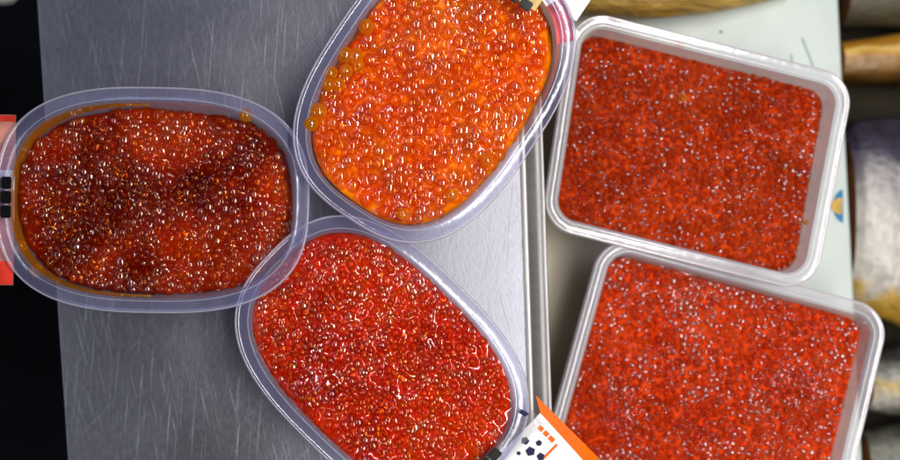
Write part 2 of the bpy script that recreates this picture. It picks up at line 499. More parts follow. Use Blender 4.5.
# cutting board to the right
zb = -0.062
def board():
    c = [P(500, -60, zb), P(836, -60, zb), P(868, 560, zb), P(528, 560, zb)]
    q = Quad([(0, 0), (1, 0), (1, 1), (0, 1)], 0.004, 0)
    q.q = [Vector((v.x, v.y)) for v in reversed(c)]; q.c = sum(q.q, Vector((0, 0))) / 4
    root = empty("cutting_board", (q.c.x, q.c.y, zb - 0.02), "pale mint white plastic cutting board under the two rectangular boxes", "cutting board")
    L = tuple(root.location)
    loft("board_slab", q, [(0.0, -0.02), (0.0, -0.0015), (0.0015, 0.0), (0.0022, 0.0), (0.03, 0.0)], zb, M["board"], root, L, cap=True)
    def strip(name, pts, mat, w):
        vs, fs = [], []
        for i, (x, y) in enumerate(pts):
            a = P(x - w, y, zb + 0.0004); b = P(x + w, y, zb + 0.0004); vs += [a, b]
            if i: fs.append((2 * i - 2, 2 * i - 1, 2 * i + 1, 2 * i))
        mesh(name, vs, fs, mat, root, L, smooth=False)
    strip("knife_mark", [(802, 38), (806, 48), (811, 60), (814, 70)], M["grey_ink"], 0.8)
    strip("knife_mark", [(791, 54), (792, 60), (793, 66)], M["grey_ink"], 0.7)
    strip("knife_mark", [(810, -3), (822, -1), (834, -2)], M["grey_ink"], 0.8)
    c0 = P(721, 32, zb + 0.0004); r = 0.0009
    mesh("fleck", [(c0.x + r * math.cos(t), c0.y + 0.8 * r * math.sin(t), c0.z) for t in np.linspace(0, 6.283, 12, endpoint=False)], [tuple(range(12))], M["dark"], root, L, smooth=False)
    # round printed mark cut by the right edge
    def disc(name, cx, cy, rx, ry, mat, dz, a0, a1):
        ts = np.linspace(a0, a1, 24)
        vs = [P(min(cx + rx * math.cos(t), 839.0 + 0.052 * (cy - 60 - ry * math.sin(t)) * 0.95), cy - ry * math.sin(t), zb + dz) for t in ts]
        return mesh(name, vs, [tuple(range(24))], mat, root, L, smooth=False)
    disc("printed_mark", 845, 206, 12, 17, M["blue_ink"], 0.0004, math.radians(100), math.radians(262))
    disc("printed_mark", 843, 206, 12, 8.5, M["gold_ink"], 0.0008, math.radians(95), math.radians(265))
board()

# dark tray the fish lie in, beyond the board
zt = -0.125
a, b = P(812, -120, zt), P(1300, 700, zt)
vs = [(a.x, a.y, zt), (b.x, a.y, zt), (b.x, b.y, zt), (a.x, b.y, zt)]
tag(mesh("display_tray", [(x, y, zt - 0.006) for x, y, _ in vs] + vs, [(0, 1, 2, 3), (4, 5, 6, 7), (0, 1, 5, 4), (1, 2, 6, 5), (2, 3, 7, 6), (3, 0, 4, 7)], M["tray"], smooth=False),
    "dark brown display tray that the fish lie on beyond the board", "tray")

# ------------------------------------------------------------------ oval tubs
RIM_PROFILE = [(0.0004, -0.0042), (0.0, -0.0036), (0.0, -0.0010), (0.0002, -0.0001), (0.0006, 0.0003), (0.0011, 0.0001), (0.0015, -0.0004), (0.0030, -0.0004), (0.0060, -0.0004), (0.0064, -0.0002), (0.0068, -0.0004), (0.0073, -0.0012)]
WALL_PROFILE = [(0.0073, -0.0010), (0.0078, -0.0028), (0.0086, -0.010), (0.0110, -0.030), (0.0125, -0.0415), (0.0145, -0.0445), (0.018, -0.0455), (0.03, -0.0455)]

def oval_tub(cx, cy, a, b, rot, z, label):
    o = Oval(cx, cy, a, b, rot, z)
    root = empty("oval_tub", (o.c.x, o.c.y, z - 0.0455), label, "tub", "clear oval tubs of roe on the steel platform")
    L = tuple(root.location)
    loft("tub_wall", o, WALL_PROFILE, z, M["tub"], root, L, cap=True)
    loft("rim", o, RIM_PROFILE, z, [M["rim"], M["rim_edge"]], root, L, wobble=0.0003, edge=(3, 4, 8))
    return o, root, L

Z_DARK, Z_ORANGE, Z_RED = 0.0490, 0.0545, 0.0462
dark_o, dark_root, dark_L = oval_tub(152, 200, 157.5, 113.5, 1.0, Z_DARK, "clear oval tub of dark red roe at the left, with pink label and black print")
org_o, org_root, org_L = oval_tub(434.5, 88, 156.5, 115, -56, Z_ORANGE, "clear oval tub of bright orange roe at the top middle, with white tag")
red_o, red_root, red_L = oval_tub(382, 362, 157, 109, 44.6, Z_RED, "clear oval tub of wet red roe at the bottom middle, with orange and white label")

# ------------------------------------------------------------------ rectangular boxes
BOX_RIM = [(0.0006, -0.0050), (0.0, -0.0044), (0.0, -0.0010), (0.0003, -0.0002), (0.0009, 0.0), (0.0015, -0.0003), (0.0040, -0.0005), (0.0050, -0.0004), (0.0056, 0.0002), (0.0062, -0.0002), (0.0068, -0.0010), (0.0074, -0.0016)]
BOX_WALL = [(0.0074, -0.0016), (0.0077, -0.0040), (0.0086, -0.0150), (0.0090, -0.0160), (0.0128, -0.048), (0.015, -0.0505), (0.02, -0.051), (0.03, -0.051)]
def box_tub(corners, z, label):
    o = Quad(corners, 0.019, z)
    root = empty("rectangular_box", (o.c.x, o.c.y, z - 0.051), label, "food box", "white plastic boxes of roe on the cutting board")
    L = tuple(root.location)
    loft("box_wall", o, BOX_WALL, z, M["box"], root, L, cap=True)
    loft("rim", o, BOX_RIM, z, [M["box_rim"], M["box_edge"]], root, L, wobble=0.0003, edge=(3, 4, 7, 8))
    return o, root, L
Z_BOX = -0.006
up_o, up_root, up_L = box_tub([(574, 7), (856, 77), (815, 294.5), (541, 226.5)], Z_BOX + 0.0035, "upper white rectangular box, filled with small dull red roe")
lo_o, lo_root, lo_L = box_tub([(604, 233.5), (892, 310), (838, 539), (541, 462)], Z_BOX - 0.0040, "lower white rectangular box, filled with glistening red roe")

# ------------------------------------------------------------------ roe in the tubs
def film_mesh(poly, eggs, zf, r, pool, lift, res, soft=0.30, var=0.0):
    """wet skin over the eggs: their caps blurred together, with liquid standing in the hollows"""
    poly = np.array(poly); lo = poly.min(0) - res; hi = poly.max(0) + res
    nx = int((hi[0] - lo[0]) / res) + 1; ny = int((hi[1] - lo[1]) / res) + 1
    H = np.full((ny, nx), -9.0)
    for (x, y, z, rr) in eggs:
        i0 = max(0, int((x - rr - lo[0]) / res)); i1 = min(nx, int((x + rr - lo[0]) / res) + 2)
        j0 = max(0, int((y - rr - lo[1]) / res)); j1 = min(ny, int((y + rr - lo[1]) / res) + 2)
        if i1 <= i0 or j1 <= j0: continue
        gx = lo[0] + np.arange(i0, i1) * res - x; gy = lo[1] + np.arange(j0, j1) * res - y
        d2 = rr * rr - gx[None, :] ** 2 - gy[:, None] ** 2
        cap = np.where(d2 > 0, z + np.sqrt(np.maximum(d2, 0)), -9.0)
        H[j0:j1, i0:i1] = np.maximum(H[j0:j1, i0:i1], cap)
    cs = 6
    gy = np.arange(0, ny + cs, cs); gx = np.arange(0, nx + cs, cs)
    W = np.array([[noise.noise(Vector((i * res * 45, j * res * 45, 11.0))) for i in gx] for j in gy])
    Z = np.array([[zf(lo[0] + i * res, lo[1] + j * res) + pool[1] * noise.noise(Vector((i * res * 90, j * res * 90, 7.0))) for i in gx] for j in gy])
    yi = np.arange(ny) / cs; xi = np.arange(nx) / cs
    y0 = yi.astype(int); x0 = xi.astype(int); fy = (yi - y0)[:, None]; fx = (xi - x0)[None, :]
    base = (Z[y0][:, x0] * (1 - fx) + Z[y0][:, x0 + 1] * fx) * (1 - fy) + (Z[y0 + 1][:, x0] * (1 - fx) + Z[y0 + 1][:, x0 + 1] * fx) * fy
    H = np.maximum(H, base + pool[0])
    wv = (W[y0][:, x0] * (1 - fx) + W[y0][:, x0 + 1] * fx) * (1 - fy) + (W[y0 + 1][:, x0] * (1 - fx) + W[y0 + 1][:, x0 + 1] * fx) * fy
    def blur(A, sg):
        k = int(3 * sg) + 1; w = np.exp(-0.5 * (np.arange(-k, k + 1) / sg) ** 2); w /= w.sum()
        A = np.pad(A, k, mode="edge")
        A = sum(w[t] * A[t:t + ny, :] for t in range(2 * k + 1))
        return sum(w[t] * A[:, t:t + nx] for t in range(2 * k + 1))
    H = blur(H, soft * r / res) + lift + var * wv
    X = lo[0] + np.arange(nx) * res; Y = lo[1] + np.arange(ny) * res
    # inside mask
    XX, YY = np.meshgrid(X, Y); ins = np.zeros(XX.shape, dtype=bool)
    for k in range(len(poly)):
        (ax, ay), (bx, by) = poly[k - 1], poly[k]
        c = ((ay > YY) != (by > YY)) & (XX < (bx - ax) * (YY - ay) / (by - ay + 1e-15) + ax)
        ins ^= c
    q = ins[:-1, :-1] & ins[1:, :-1] & ins[:-1, 1:] & ins[1:, 1:]
    idx = np.arange(nx * ny).reshape(ny, nx)
    a_, b_, c_, d_ = idx[:-1, :-1][q], idx[:-1, 1:][q], idx[1:, 1:][q], idx[1:, :-1][q]
    tri = np.concatenate([np.stack([a_, b_, c_], 1), np.stack([a_, c_, d_], 1)])
    V = np.stack([XX.ravel(), YY.ravel(), H.ravel()], 1)
    used = np.unique(tri); rm = np.zeros(len(V), dtype=np.int64); rm[used] = np.arange(len(used))
    return V[used], rm[tri]

def roe(name, outline, inset, z, r, mats, tmpl, label, amp, freq, seed, shift=(0, 0), tight=0.84, zj=0.22, dish=0.0, fill=(0.62, 0.9), sink=0.75, pool=(-0.003, 0.0005), lift=0.0, res=0.0004, soft=0.30, film=True, var=0.0, deep=False):
    sx, sy = shift
    poly = outline.at(inset)
    c = np.array(poly).mean(0)
    size = (np.array(poly).max(0) - np.array(poly).min(0)).max() / 2
    def zf(x, y):
        return z + amp * fbm(x * freq, y * freq, seed * 1.7, 2) - dish * ((x - c[0]) ** 2 + (y - c[1]) ** 2) / size ** 2
    pk = [(x + sx, y + sy) for x, y in outline.at(inset + r * 0.8)]
    g = np.random.default_rng(seed)
    eggs = [(x, y, zf(x, y) - rr + zj * r * g.normal(), rr) for (x, y, rr) in pack(pk, r, tight, seed=seed * 10)]
    # eggs that fill the gaps, a little lower
    eggs += [(x, y, zf(x, y) - rr - sink * r + zj * r * g.normal(), rr) for (x, y, rr) in pack(outline.at(inset + r * 0.6), r * fill[1], fill[0], seed=seed * 10 + 1)]
    if deep:
        eggs += [(x, y, zf(x, y) - rr - 1.15 * r + zj * r * g.normal(), rr) for (x, y, rr) in pack(outline.at(inset + r * 0.3), r * 0.95, 0.66, seed=seed * 10 + 2)]
    zb_ = lambda x, y: zf(x, y) - r * (2.0 if deep else 1.45)
    bv, bf = bed(poly, zb_)
    fm = film_mesh(outline.at(inset - 0.0004), eggs, zf, r, pool, lift, res, soft, var) if film else None
    o = egg_cloud(name, eggs, tmpl, mats + [m_film], (bv, bf), (c[0], c[1], z - 0.02), film=fm)
    tag(o, label, "roe", kind="stuff")
    return zf

def film_mat():
    """clear wet skin: colourless, only a sharp gloss"""
    m, nt, out = new_mat("wet_film")
    tr = N(nt, "ShaderNodeBsdfTransparent"); gl = N(nt, "ShaderNodeBsdfGlossy"); gl.inputs["Roughness"].default_value = 0.07
    mn = N(nt, "ShaderNodeValue"); mn.outputs[0].default_value = 0.075
    ms = N(nt, "ShaderNodeMixShader")
    nt.links.new(mn.outputs[0], ms.inputs[0]); nt.links.new(tr.outputs[0], ms.inputs[1]); nt.links.new(gl.outputs[0], ms.inputs[2])
    nt.links.new(ms.outputs[0], out.inputs["Surface"])
    return m
m_film = film_mat()
m_org = roe_mat("orange_roe", [(0.0, (0.94, 0.09, 0.002)), (0.45, (1.0, 0.18, 0.003)), (1.0, (1.0, 0.42, 0.008))], 0.86, 0.26, (1.0, 0.82, 0.28), ior=2.05, wet=0.5, wscale=180, rough=0.035, vary=0.4, big=1.9, glint=(0.85, 0.3, 2.4), cap=0.26)
m_dark = roe_mat("dark_red_roe", [(0.0, (0.18, 0.006, 0.001)), (0.40, (0.46, 0.026, 0.002)), (0.70, (0.90, 0.11, 0.003)), (1.0, (1.0, 0.24, 0.005))], 0.84, 0.22, (0.98, 0.58, 0.12), big=2.2, vary=0.25, ior=1.9, wet=0.6, wscale=240, rough=0.03, glint=(0.6, 0.15, 2.3), cap=0.2, patch=0.6)
m_red = roe_mat("red_roe", [(0.0, (0.36, 0.012, 0.001)), (0.5, (0.70, 0.056, 0.002)), (1.0, (0.90, 0.18, 0.004))], 0.80, 0.18, (1.0, 0.70, 0.22), big=2.2, vary=0.35, wet=0.5, wscale=300, ior=1.85, rough=0.03, glint=(0.5, 0.15, 2.6), cap=0.22, patch=0.7)
m_box = roe_mat("small_red_roe", [(0.0, (0.40, 0.040, 0.008)), (0.5, (0.54, 0.074, 0.013)), (1.0, (0.70, 0.16, 0.025))], 0.58, 0.12, (1.0, 0.68, 0.36), wet=0.3, wscale=300, rough=0.07, ior=1.75, vary=0.45, glint=(0.5, 0.1, 3.4), patch=0.6)
m_box2 = roe_mat("small_bright_roe", [(0.0, (0.52, 0.044, 0.008)), (0.5, (0.65, 0.075, 0.012)), (1.0, (0.80, 0.165, 0.025))], 0.58, 0.12, (1.0, 0.68, 0.36), wet=0.4, wscale=300, rough=0.06, ior=1.9, vary=0.45, glint=(0.6, 0.1, 3.6), patch=0.95)
m_amber = roe_mat("amber_roe", [(0.0, (1.0, 0.33, 0.002)), (1.0, (1.0, 0.48, 0.005))], 0.68, 0.85, (1.0, 0.70, 0.07), ior=1.9, rough=0.035, glint=(1.0, 1.0, 1.0))
b_org = simple("orange_bed", (1.0, 0.20, 0.003), 0.9, 0.35, 70, spec=0.0)
b_dark = simple("dark_bed", (0.24, 0.010, 0.001), 0.9, 0.9, 30, spec=0.0)
b_red = simple("red_bed", (0.64, 0.026, 0.002), 0.9, 0.25, 150, spec=0.0)
b_box1 = simple("dull_box_bed", (0.50, 0.055, 0.008), 0.9, 0.3, 200, spec=0.0)
b_box = simple("box_bed", (0.60, 0.056, 0.008), 0.9, 0.3, 200, spec=0.0)

zf_org = roe("salmon_roe", org_o, 0.0092, Z_ORANGE - 0.004, 0.0036, [m_org, b_org], ICO4, "heap of large bright orange salmon roe in the top middle oval tub", 0.006, 28, 3, shift=(-0.0020, 0.0012), zj=0.35, pool=(-0.0055, 0.0015), lift=-0.0003, soft=0.25, var=0.0006)
zf_dark = roe("salmon_roe", dark_o, 0.0098, Z_DARK - 0.0085, 0.0028, [m_dark, b_dark], ICO3, "heap of dark red salmon roe in the left oval tub", 0.009, 24, 5, zj=0.4, pool=(-0.0042, 0.001), lift=-0.0004, soft=0.25, deep=True)
zf_red = roe("salmon_roe", red_o, 0.0084, Z_RED - 0.0025, 0.0024, [m_red, b_red], ICO3, "wet level mass of bright red roe in the bottom middle oval tub", 0.0022, 25, 8, shift=(-0.0006, 0.0006), zj=0.3, sink=0.4, pool=(-0.0018, 0.0010), lift=-0.0003, res=0.0003, soft=0.26, var=0.0007)
zf_up = roe("trout_roe", up_o, 0.0086, Z_BOX + 0.0035 - 0.0125, 0.0016, [m_box, b_box1], ICO3, "small dull red roe filling the upper rectangular box", 0.0014, 25, 11, zj=0.3, sink=0.9, tight=0.93, fill=(0.78, 0.9), film=False)
zf_lo = roe("trout_roe", lo_o, 0.0092, Z_BOX - 0.0040 - 0.0085, 0.00175, [m_box2, b_box], ICO3, "small glistening red roe filling the lower rectangular box", 0.0014, 25, 13, zj=0.3, sink=0.9, tight=0.93, fill=(0.78, 0.9), pool=(-0.0030, 0.0006), lift=-0.0003, res=0.0003, soft=0.18, var=0.0009)

# single amber eggs that stand out from the masses
eggm = bpy.data.meshes.new("roe_egg")
eggm.from_pydata([tuple(v * 0.004) for v in ICO4[0]], [], [tuple(int(i) for i in f) for f in ICO4[1]])
eggm.polygons.foreach_set("use_smooth", [True] * len(eggm.polygons)); eggm.materials.append(m_amber)
def egg(px, py, rpx, z, label, group=None):
    o = bpy.data.objects.new("roe_egg", eggm); C.objects.link(o)
    r = rpx * K(z) / 0.004; p = P(px, py, z)
    o.location = p; o.scale = (r * random.uniform(0.94, 1.05), r * random.uniform(0.94, 1.05), r * 0.95)
    o.rotation_euler = (random.random(), random.random(), random.random())
    tag(o, label, "fish egg", group)
G1 = "amber eggs along the left edge of the orange heap"
for (px, py, rp) in [(366, 27, 8), (345, 55, 8.5), (355, 57, 9), (358, 66, 7), (330, 73, 7.5), (338, 85, 7.5), (328, 85, 6.5), (346, 71, 7), (318, 112, 9), (311, 124, 7.5)]:
    x, y = P2(px, py, Z_ORANGE)
    egg(px, py, rp, zf_org(x, y) + 0.0005, "amber egg among the cluster along the upper left edge of the orange roe heap", G1)
egg(452, 195, 6.5, Z_ORANGE - 0.004, "amber egg stuck to the lower right wall of the bright orange roe's tub")
egg(487, 160, 7, Z_ORANGE - 0.004, "larger amber egg against the right wall of the orange roe's tub")
egg(403, 214, 6, Z_ORANGE - 0.005, "yellow amber egg at the bottom end of the orange roe heap")
egg(246, 115, 7, Z_DARK - 0.004, "orange egg stuck to the upper right wall of the left tub of dark roe")
egg(20, 247, 7, Z_DARK - 0.008, "orange egg at the left wall just below the black print in the left tub")
egg(36, 270, 7, Z_DARK - 0.009, "orange egg in the lower left corner of the tub of dark roe")
egg(680, 44, 4, Z_BOX - 0.003, "orange egg stuck to the top rim of the upper rectangular box")
x, y = P2(683, 98, Z_BOX); egg(683, 98, 4, zf_up(x, y) + 0.0003, "pale orange egg lying among the red roe in the upper rectangular box")
egg(806, 222, 3, Z_BOX - 0.007, "yellow egg stuck to the right wall of the upper rectangular box")

# ------------------------------------------------------------------ labels stuck over the ends of the oval tubs
def local_sheet(name, o, pts, mat, parent, L, zfun, nx=1, smooth=True):
    """pts: polygon corners (x, y) in the tub's own frame, as a grid strip quad (4 corners)"""
    (x0, y0), (x1, y1), (x2, y2), (x3, y3) = pts
    n = 14; vs, fs = [], []
    for i in range(n + 1):
        t = i / n
        ax, ay = x0 + (x1 - x0) * t, y0 + (y1 - y0) * t
        bx, by = x3 + (x2 - x3) * t, y3 + (y2 - y3) * t
        for j in range(n + 1):
            q = j / n
            x, y = ax + (bx - ax) * q, ay + (by - ay) * q
            w = o.frame(x, y); vs.append((w.x, w.y, zfun(x, y)))
    for i in range(n):
        for j in range(n):
            k = i * (n + 1) + j
            fs.append((k, k + 1, k + n + 2, k + n + 1))
    return mesh(name, vs, fs, mat, parent, L, smooth)
def rect(x0, x1, y0, y1): return [(x0, y0), (x1, y0), (x1, y1), (x0, y1)]
def local_poly(name, o, pts, mat, parent, L, zfun):
    vs = []
    for (x, y) in pts:
        w = o.frame(x, y); vs.append((w.x, w.y, zfun(x, y)))
    return mesh(name, vs, [tuple(range(len(vs)))], mat, parent, L, smooth=False)

M["rose_ink"] = simple("rose_ink", (0.70, 0.09, 0.10), 0.4, 0.5, 90, spec=0.1)
M["tape"] = plastic("clear_tape", (0.95, 0.95, 0.97), (0.75, 0.75, 0.8), 0.82, 0.1, 0.4)
M["pink_label"] = simple("pink_label", (0.78, 0.24, 0.18), 0.3, 0.75, 40)

def seal(o, parent, L, xs, ys, z):
    """black print of three raised glossy blocks in a row"""
    bm = bmesh.new()
    ang = o.rot
    for yc in ys:
        for xc in xs:
            mt = Matrix.Translation((xc, yc, 0)) @ Matrix.Diagonal((0.0051, 0.0062, 0.0012, 1))
            bmesh.ops.create_cube(bm, size=1.0, matrix=mt)
    bmesh.ops.bevel(bm, geom=list(bm.edges), offset=0.0005, segments=2, affect="EDGES")
    for v in bm.verts:
        w = o.frame(v.co.x, v.co.y); v.co = Vector((w.x, w.y, z + v.co.z)) - Vector(L)
    me = bpy.data.meshes.new("black_seal"); bm.to_mesh(me); bm.free()
    return obj_from("black_seal", me, M["black_ink"], parent)

def rim_arc(name, o, d0, d1, side, y0, y1, dz, mat, parent, L, dz1=None):
    """strip under the rim that follows its outline between two offsets along the tub"""
    co, si = math.cos(-o.rot), math.sin(-o.rot)
    A_, B_ = o.at(d0, 512), o.at(d1, 512); keep = []
    for i, (x, y) in enumerate(A_):
        u, v = x - o.c.x, y - o.c.y
        lx, ly = u * co - v * si, u * si + v * co
        if lx * side > 0 and y0 <= ly <= y1: keep.append((ly, i, abs(lx)))
    keep.sort()
    vs, fs = [], []
    for k, (_, i, ax) in enumerate(keep):
        vs += [(*A_[i], o.z + dz), (*B_[i], o.z + (dz - 0.0004 if dz1 is None else dz - 0.0003 + (dz1 - dz) * min(1.0, ax / 0.055)))]
        if k: fs.append((2 * k - 2, 2 * k - 1, 2 * k + 1, 2 * k))
    return mesh(name, vs, fs, mat, parent, L)

# red tub: white label with an orange band, running out beyond the end of the rim
A = red_o.a
def zr(x, y): 
    t = max(0.0, x - A) / 0.06
    return Z_RED - 0.0012 - 0.010 * t * t - 0.003 * t + 0.0006 * noise.noise(Vector((x * 60, y * 60, 1)))
lab = local_sheet("label", red_o, rect(A - 0.004, A + 0.062, -0.030, 0.0425), M["paper"], red_root, red_L, zr)
def pr(name, pts, mat, dz=0.0003): return local_sheet(name, red_o, pts, mat, lab, red_L, lambda x, y: zr(x, y) + dz)
lab.location = (0, 0, 0)
pr("orange_band", [(A - 0.0120, 0.0425), (A + 0.062, 0.0425), (A + 0.062, 0.0345), (A - 0.004, 0.0378)], M["orange_ink"])
for x0, x1 in ((0.0003, 0.0030), (0.0040, 0.0068), (0.0078, 0.0110)):
    pr("orange_dash", rect(A + x0, A + x1, 0.0312, 0.0336), M["orange_ink"])
pr("orange_line", rect(A + 0.0128, A + 0.0140, 0.018, 0.0325), M["orange_ink"])
def ball(cx, cy, R):
    for k in range(6):
        if k == 0: px, py, rr = cx, cy, R * 0.36
        else:
            t = 2 * math.pi * k / 5 + 0.3; px, py, rr = cx + R * 0.86 * math.cos(t), cy + R * 0.86 * math.sin(t), R * (0.16 + 0.07 * (k % 3))
        pts = [(px + rr * math.cos(2 * math.pi * i / 5 + k), py + rr * math.sin(2 * math.pi * i / 5 + k)) for i in range(5)]
        local_poly("ball_patch", red_o, pts, M["navy_ink"], lab, red_L, lambda x, y: zr(x, y) + 0.0006)
ball(A + 0.0060, 0.0205, 0.0070)
local_sheet("clear_tape", red_o, rect(A - 0.0085, A + 0.0005, -0.030, 0.0360), M["tape"], red_root, red_L, lambda x, y: Z_RED + 0.0010 + 0.0005 * noise.noise(Vector((x * 120, y * 120, 2))))
local_sheet("date_print", red_o, [(A - 0.0125, 0.0325), (A - 0.0085, 0.0335), (A - 0.0085, 0.0312), (A - 0.0125, 0.0300)], M["navy_ink"], red_root, red_L, lambda x, y: Z_RED + 0.0018)
seal(red_o, red_root, red_L, (A - 0.0065,), (-0.0068, 0.0, 0.0068), Z_RED + 0.0022)

# orange tub: white label with a red inner band, black seal with gold edge
B = org_o.a
def zo(x, y): return Z_ORANGE - 0.0030 - 0.008 * (max(0.0, x - B) / 0.06) ** 2
lo2 = local_sheet("label", org_o, rect(B - 0.0100, B + 0.055, -0.0400, 0.034), M["paper"], org_root, org_L, zo)
rim_arc("red_band", org_o, 0.0012, 0.0088, 1, -0.0445, -0.0270, -0.0016, M["rose_ink"], org_root, org_L)
rim_arc("white_band", org_o, 0.0012, 0.0088, 1, -0.0272, 0.0300, -0.0020, M["paper"], org_root, org_L)
local_sheet("tape_corner", org_o, rect(B - 0.0225, B - 0.0128, -0.0455, -0.0385), M["paper"], org_root, org_L, lambda x, y: Z_ORANGE - 0.0050)
local_sheet("gold_edge", org_o, rect(B - 0.0185, B - 0.0115, -0.0200, 0.018), M["gold_ink"], org_root, org_L, lambda x, y: Z_ORANGE + 0.0008)
seal(org_o, org_root, org_L, (B - 0.0185,), (-0.0145, -0.0073, 0.0, 0.0073), Z_ORANGE + 0.0015)

# dark tub: pink label with red ends, black seal on the left end
D = -dark_o.a
def zd(x, y): return Z_DARK - 0.0040 - 0.006 * (max(0.0, D - x) / 0.05) ** 2 + 0.0005 * noise.noise(Vector((x * 80, y * 80, 4)))
ld = local_sheet("label", dark_o, rect(D + 0.0090, D - 0.055, -0.0440, 0.042), M["pink_label"], dark_root, dark_L, zd)
for y0, y1, nm, mt in ((-0.0437, -0.0320, "red_band", M["red_ink"]), (0.0385, 0.0415, "red_band", M["red_ink"]), (0.004, 0.014, "white_band", M["paper"])):
    local_sheet(nm, dark_o, rect(D + 0.0088, D - 0.0545, y0, y1), mt, ld, dark_L, lambda x, y: zd(x, y) + 0.0004)
seal(dark_o, dark_root, dark_L, (D + 0.0008, D + 0.0062), (-0.0072, 0.0, 0.0072), Z_DARK + 0.0015)

M["brine"] = plastic("amber_brine_film", (1.0, 0.62, 0.15), (0.80, 0.34, 0.03), 0.45, 0.06, 0.6)
rim_arc("brine_film", dark_o, 0.0082, 0.0094, -1, -0.056, 0.056, -0.0022, M["brine"], dark_root, dark_L, -0.0120)

# ------------------------------------------------------------------ fish
def fish_mat(name, stops, span, streak=0.3, sscale=(6, 90, 1), rough=0.4, spots=0.0, wrinkle=0.3, detail_scale=1.0):
    """colour bands across the body (local y from -span to span), broken by stretched skin noise"""
    m, nt, out = new_mat(name)
    b = N(nt, "ShaderNodeBsdfPrincipled")
    tc = N(nt, "ShaderNodeTexCoord"); sp = N(nt, "ShaderNodeSeparateXYZ")
    nt.links.new(tc.outputs["Object"], sp.inputs[0])
    mr = N(nt, "ShaderNodeMapRange"); mr.inputs["From Min"].default_value = -span; mr.inputs["From Max"].default_value = span
    nt.links.new(sp.outputs["Y"], mr.inputs["Value"])
    n1 = N(nt, "ShaderNodeTexNoise"); n1.inputs["Scale"].default_value = 45 * detail_scale; n1.inputs["Detail"].default_value = 6
    nt.links.new(tc.outputs["Object"], n1.inputs["Vector"])
    mp = N(nt, "ShaderNodeMapping"); mp.inputs["Scale"].default_value = sscale
    nt.links.new(tc.outputs["Object"], mp.inputs["Vector"])
    n2 = N(nt, "ShaderNodeTexNoise"); n2.inputs["Scale"].default_value = 4; n2.inputs["Detail"].default_value = 5; n2.inputs["Distortion"].default_value = 0.6
    nt.links.new(mp.outputs[0], n2.inputs["Vector"])
    a1 = N(nt, "ShaderNodeMath", operation="MULTIPLY_ADD"); a1.inputs[1].default_value = 0.42; a1.inputs[2].default_value = -0.21
    nt.links.new(n1.outputs["Fac"], a1.inputs[0])
    a2 = N(nt, "ShaderNodeMath", operation="ADD"); nt.links.new(mr.outputs[0], a2.inputs[0]); nt.links.new(a1.outputs[0], a2.inputs[1])
    r = ramp(nt, stops); nt.links.new(a2.outputs[0], r.inputs["Fac"])
    sr = ramp(nt, [(0.30, (1 - streak,) * 3), (0.62, (1.0, 1.0, 1.0))]); nt.links.new(n2.outputs["Fac"], sr.inputs["Fac"])
    mix = N(nt, "ShaderNodeMix", data_type="RGBA", blend_type="MULTIPLY"); mix.inputs[0].default_value = 1.0
    nt.links.new(r.outputs["Color"], mix.inputs[6]); nt.links.new(sr.outputs["Color"], mix.inputs[7])
    nt.links.new(mix.outputs[2], b.inputs["Base Color"])
    b.inputs["Roughness"].default_value = rough
    vo = N(nt, "ShaderNodeTexVoronoi"); vo.inputs["Scale"].default_value = 190
    mv = N(nt, "ShaderNodeMapping"); mv.inputs["Scale"].default_value = (0.8, 1.3, 1)
    nt.links.new(tc.outputs["Object"], mv.inputs["Vector"]); nt.links.new(mv.outputs[0], vo.inputs["Vector"])
    hs = N(nt, "ShaderNodeMath", operation="MULTIPLY_ADD"); hs.inputs[1].default_value = 0.6
    nt.links.new(vo.outputs["Distance"], hs.inputs[0]); nt.links.new(n2.outputs["Fac"], hs.inputs[2])
    bp = N(nt, "ShaderNodeBump"); bp.inputs["Strength"].default_value = wrinkle; bp.inputs["Distance"].default_value = 0.002
    nt.links.new(hs.outputs[0], bp.inputs["Height"]); nt.links.new(bp.outputs["Normal"], b.inputs["Normal"])
    nt.links.new(b.outputs["BSDF"], out.inputs["Surface"])
    return m

def fish(name, spine, z, ht, mat, cutmat, label, cat="smoked fish", seed=0, cut=True, pw=2.2):
    """spine: (px, py, half width in px); body lofted along it, flat cut at the first station"""
    st = []
    # resample finely
    m = 40
    for i in range(m + 1):
        t = i / m * (len(spine) - 1); k = min(int(t), len(spine) - 2); f = t - k
        f2 = f
        p = [spine[k][q] + (spine[k + 1][q] - spine[k][q]) * f2 for q in range(3)]
        st.append(p)
    cx = sum(q[0] for q in st) / len(st); cy = sum(q[1] for q in st) / len(st)
    c = P(cx, cy, z)
    root = empty(name, (c.x, c.y, z - ht), label, cat)
    vs, fs = [], []; n = 40; mx = max(q[2] for q in st)
    for i, (px, py, hw) in enumerate(st):
        q = P(px, py, z); w = hw * K(z); h = ht * (0.35 + 0.65 * hw / mx)
        for j in range(n):
            t = 2 * math.pi * j / n
            cc, ss = math.cos(t), math.sin(t)
            d = 1 + 0.035 * noise.noise(Vector((px * 0.03, 2.2 * t, seed)))
            vs.append((q.x, q.y + w * d * math.copysign(abs(cc) ** (2 / pw), cc), z - ht + h + h * d * math.copysign(abs(ss) ** (2 / pw), ss)))
    for i in range(m):
        for j in range(n):
            k = (j + 1) % n
            fs.append((i * n + j, i * n + k, (i + 1) * n + k, (i + 1) * n + j))
    fs.append(tuple(m * n + j for j in range(n)))
    L = (c.x, c.y, z - ht)
    mesh("body", vs, fs, mat, root, L)
    if cut:
        cv = [(x - 0.0002, y, zz) for (x, y, zz) in vs[:n]]; q = P(st[0][0], st[0][1], z)
        cv.append((q.x - 0.003, q.y, z))
        mesh("cut_face", cv, [(j, (j + 1) % n, n) for j in range(n)], cutmat, root, L)
    return root

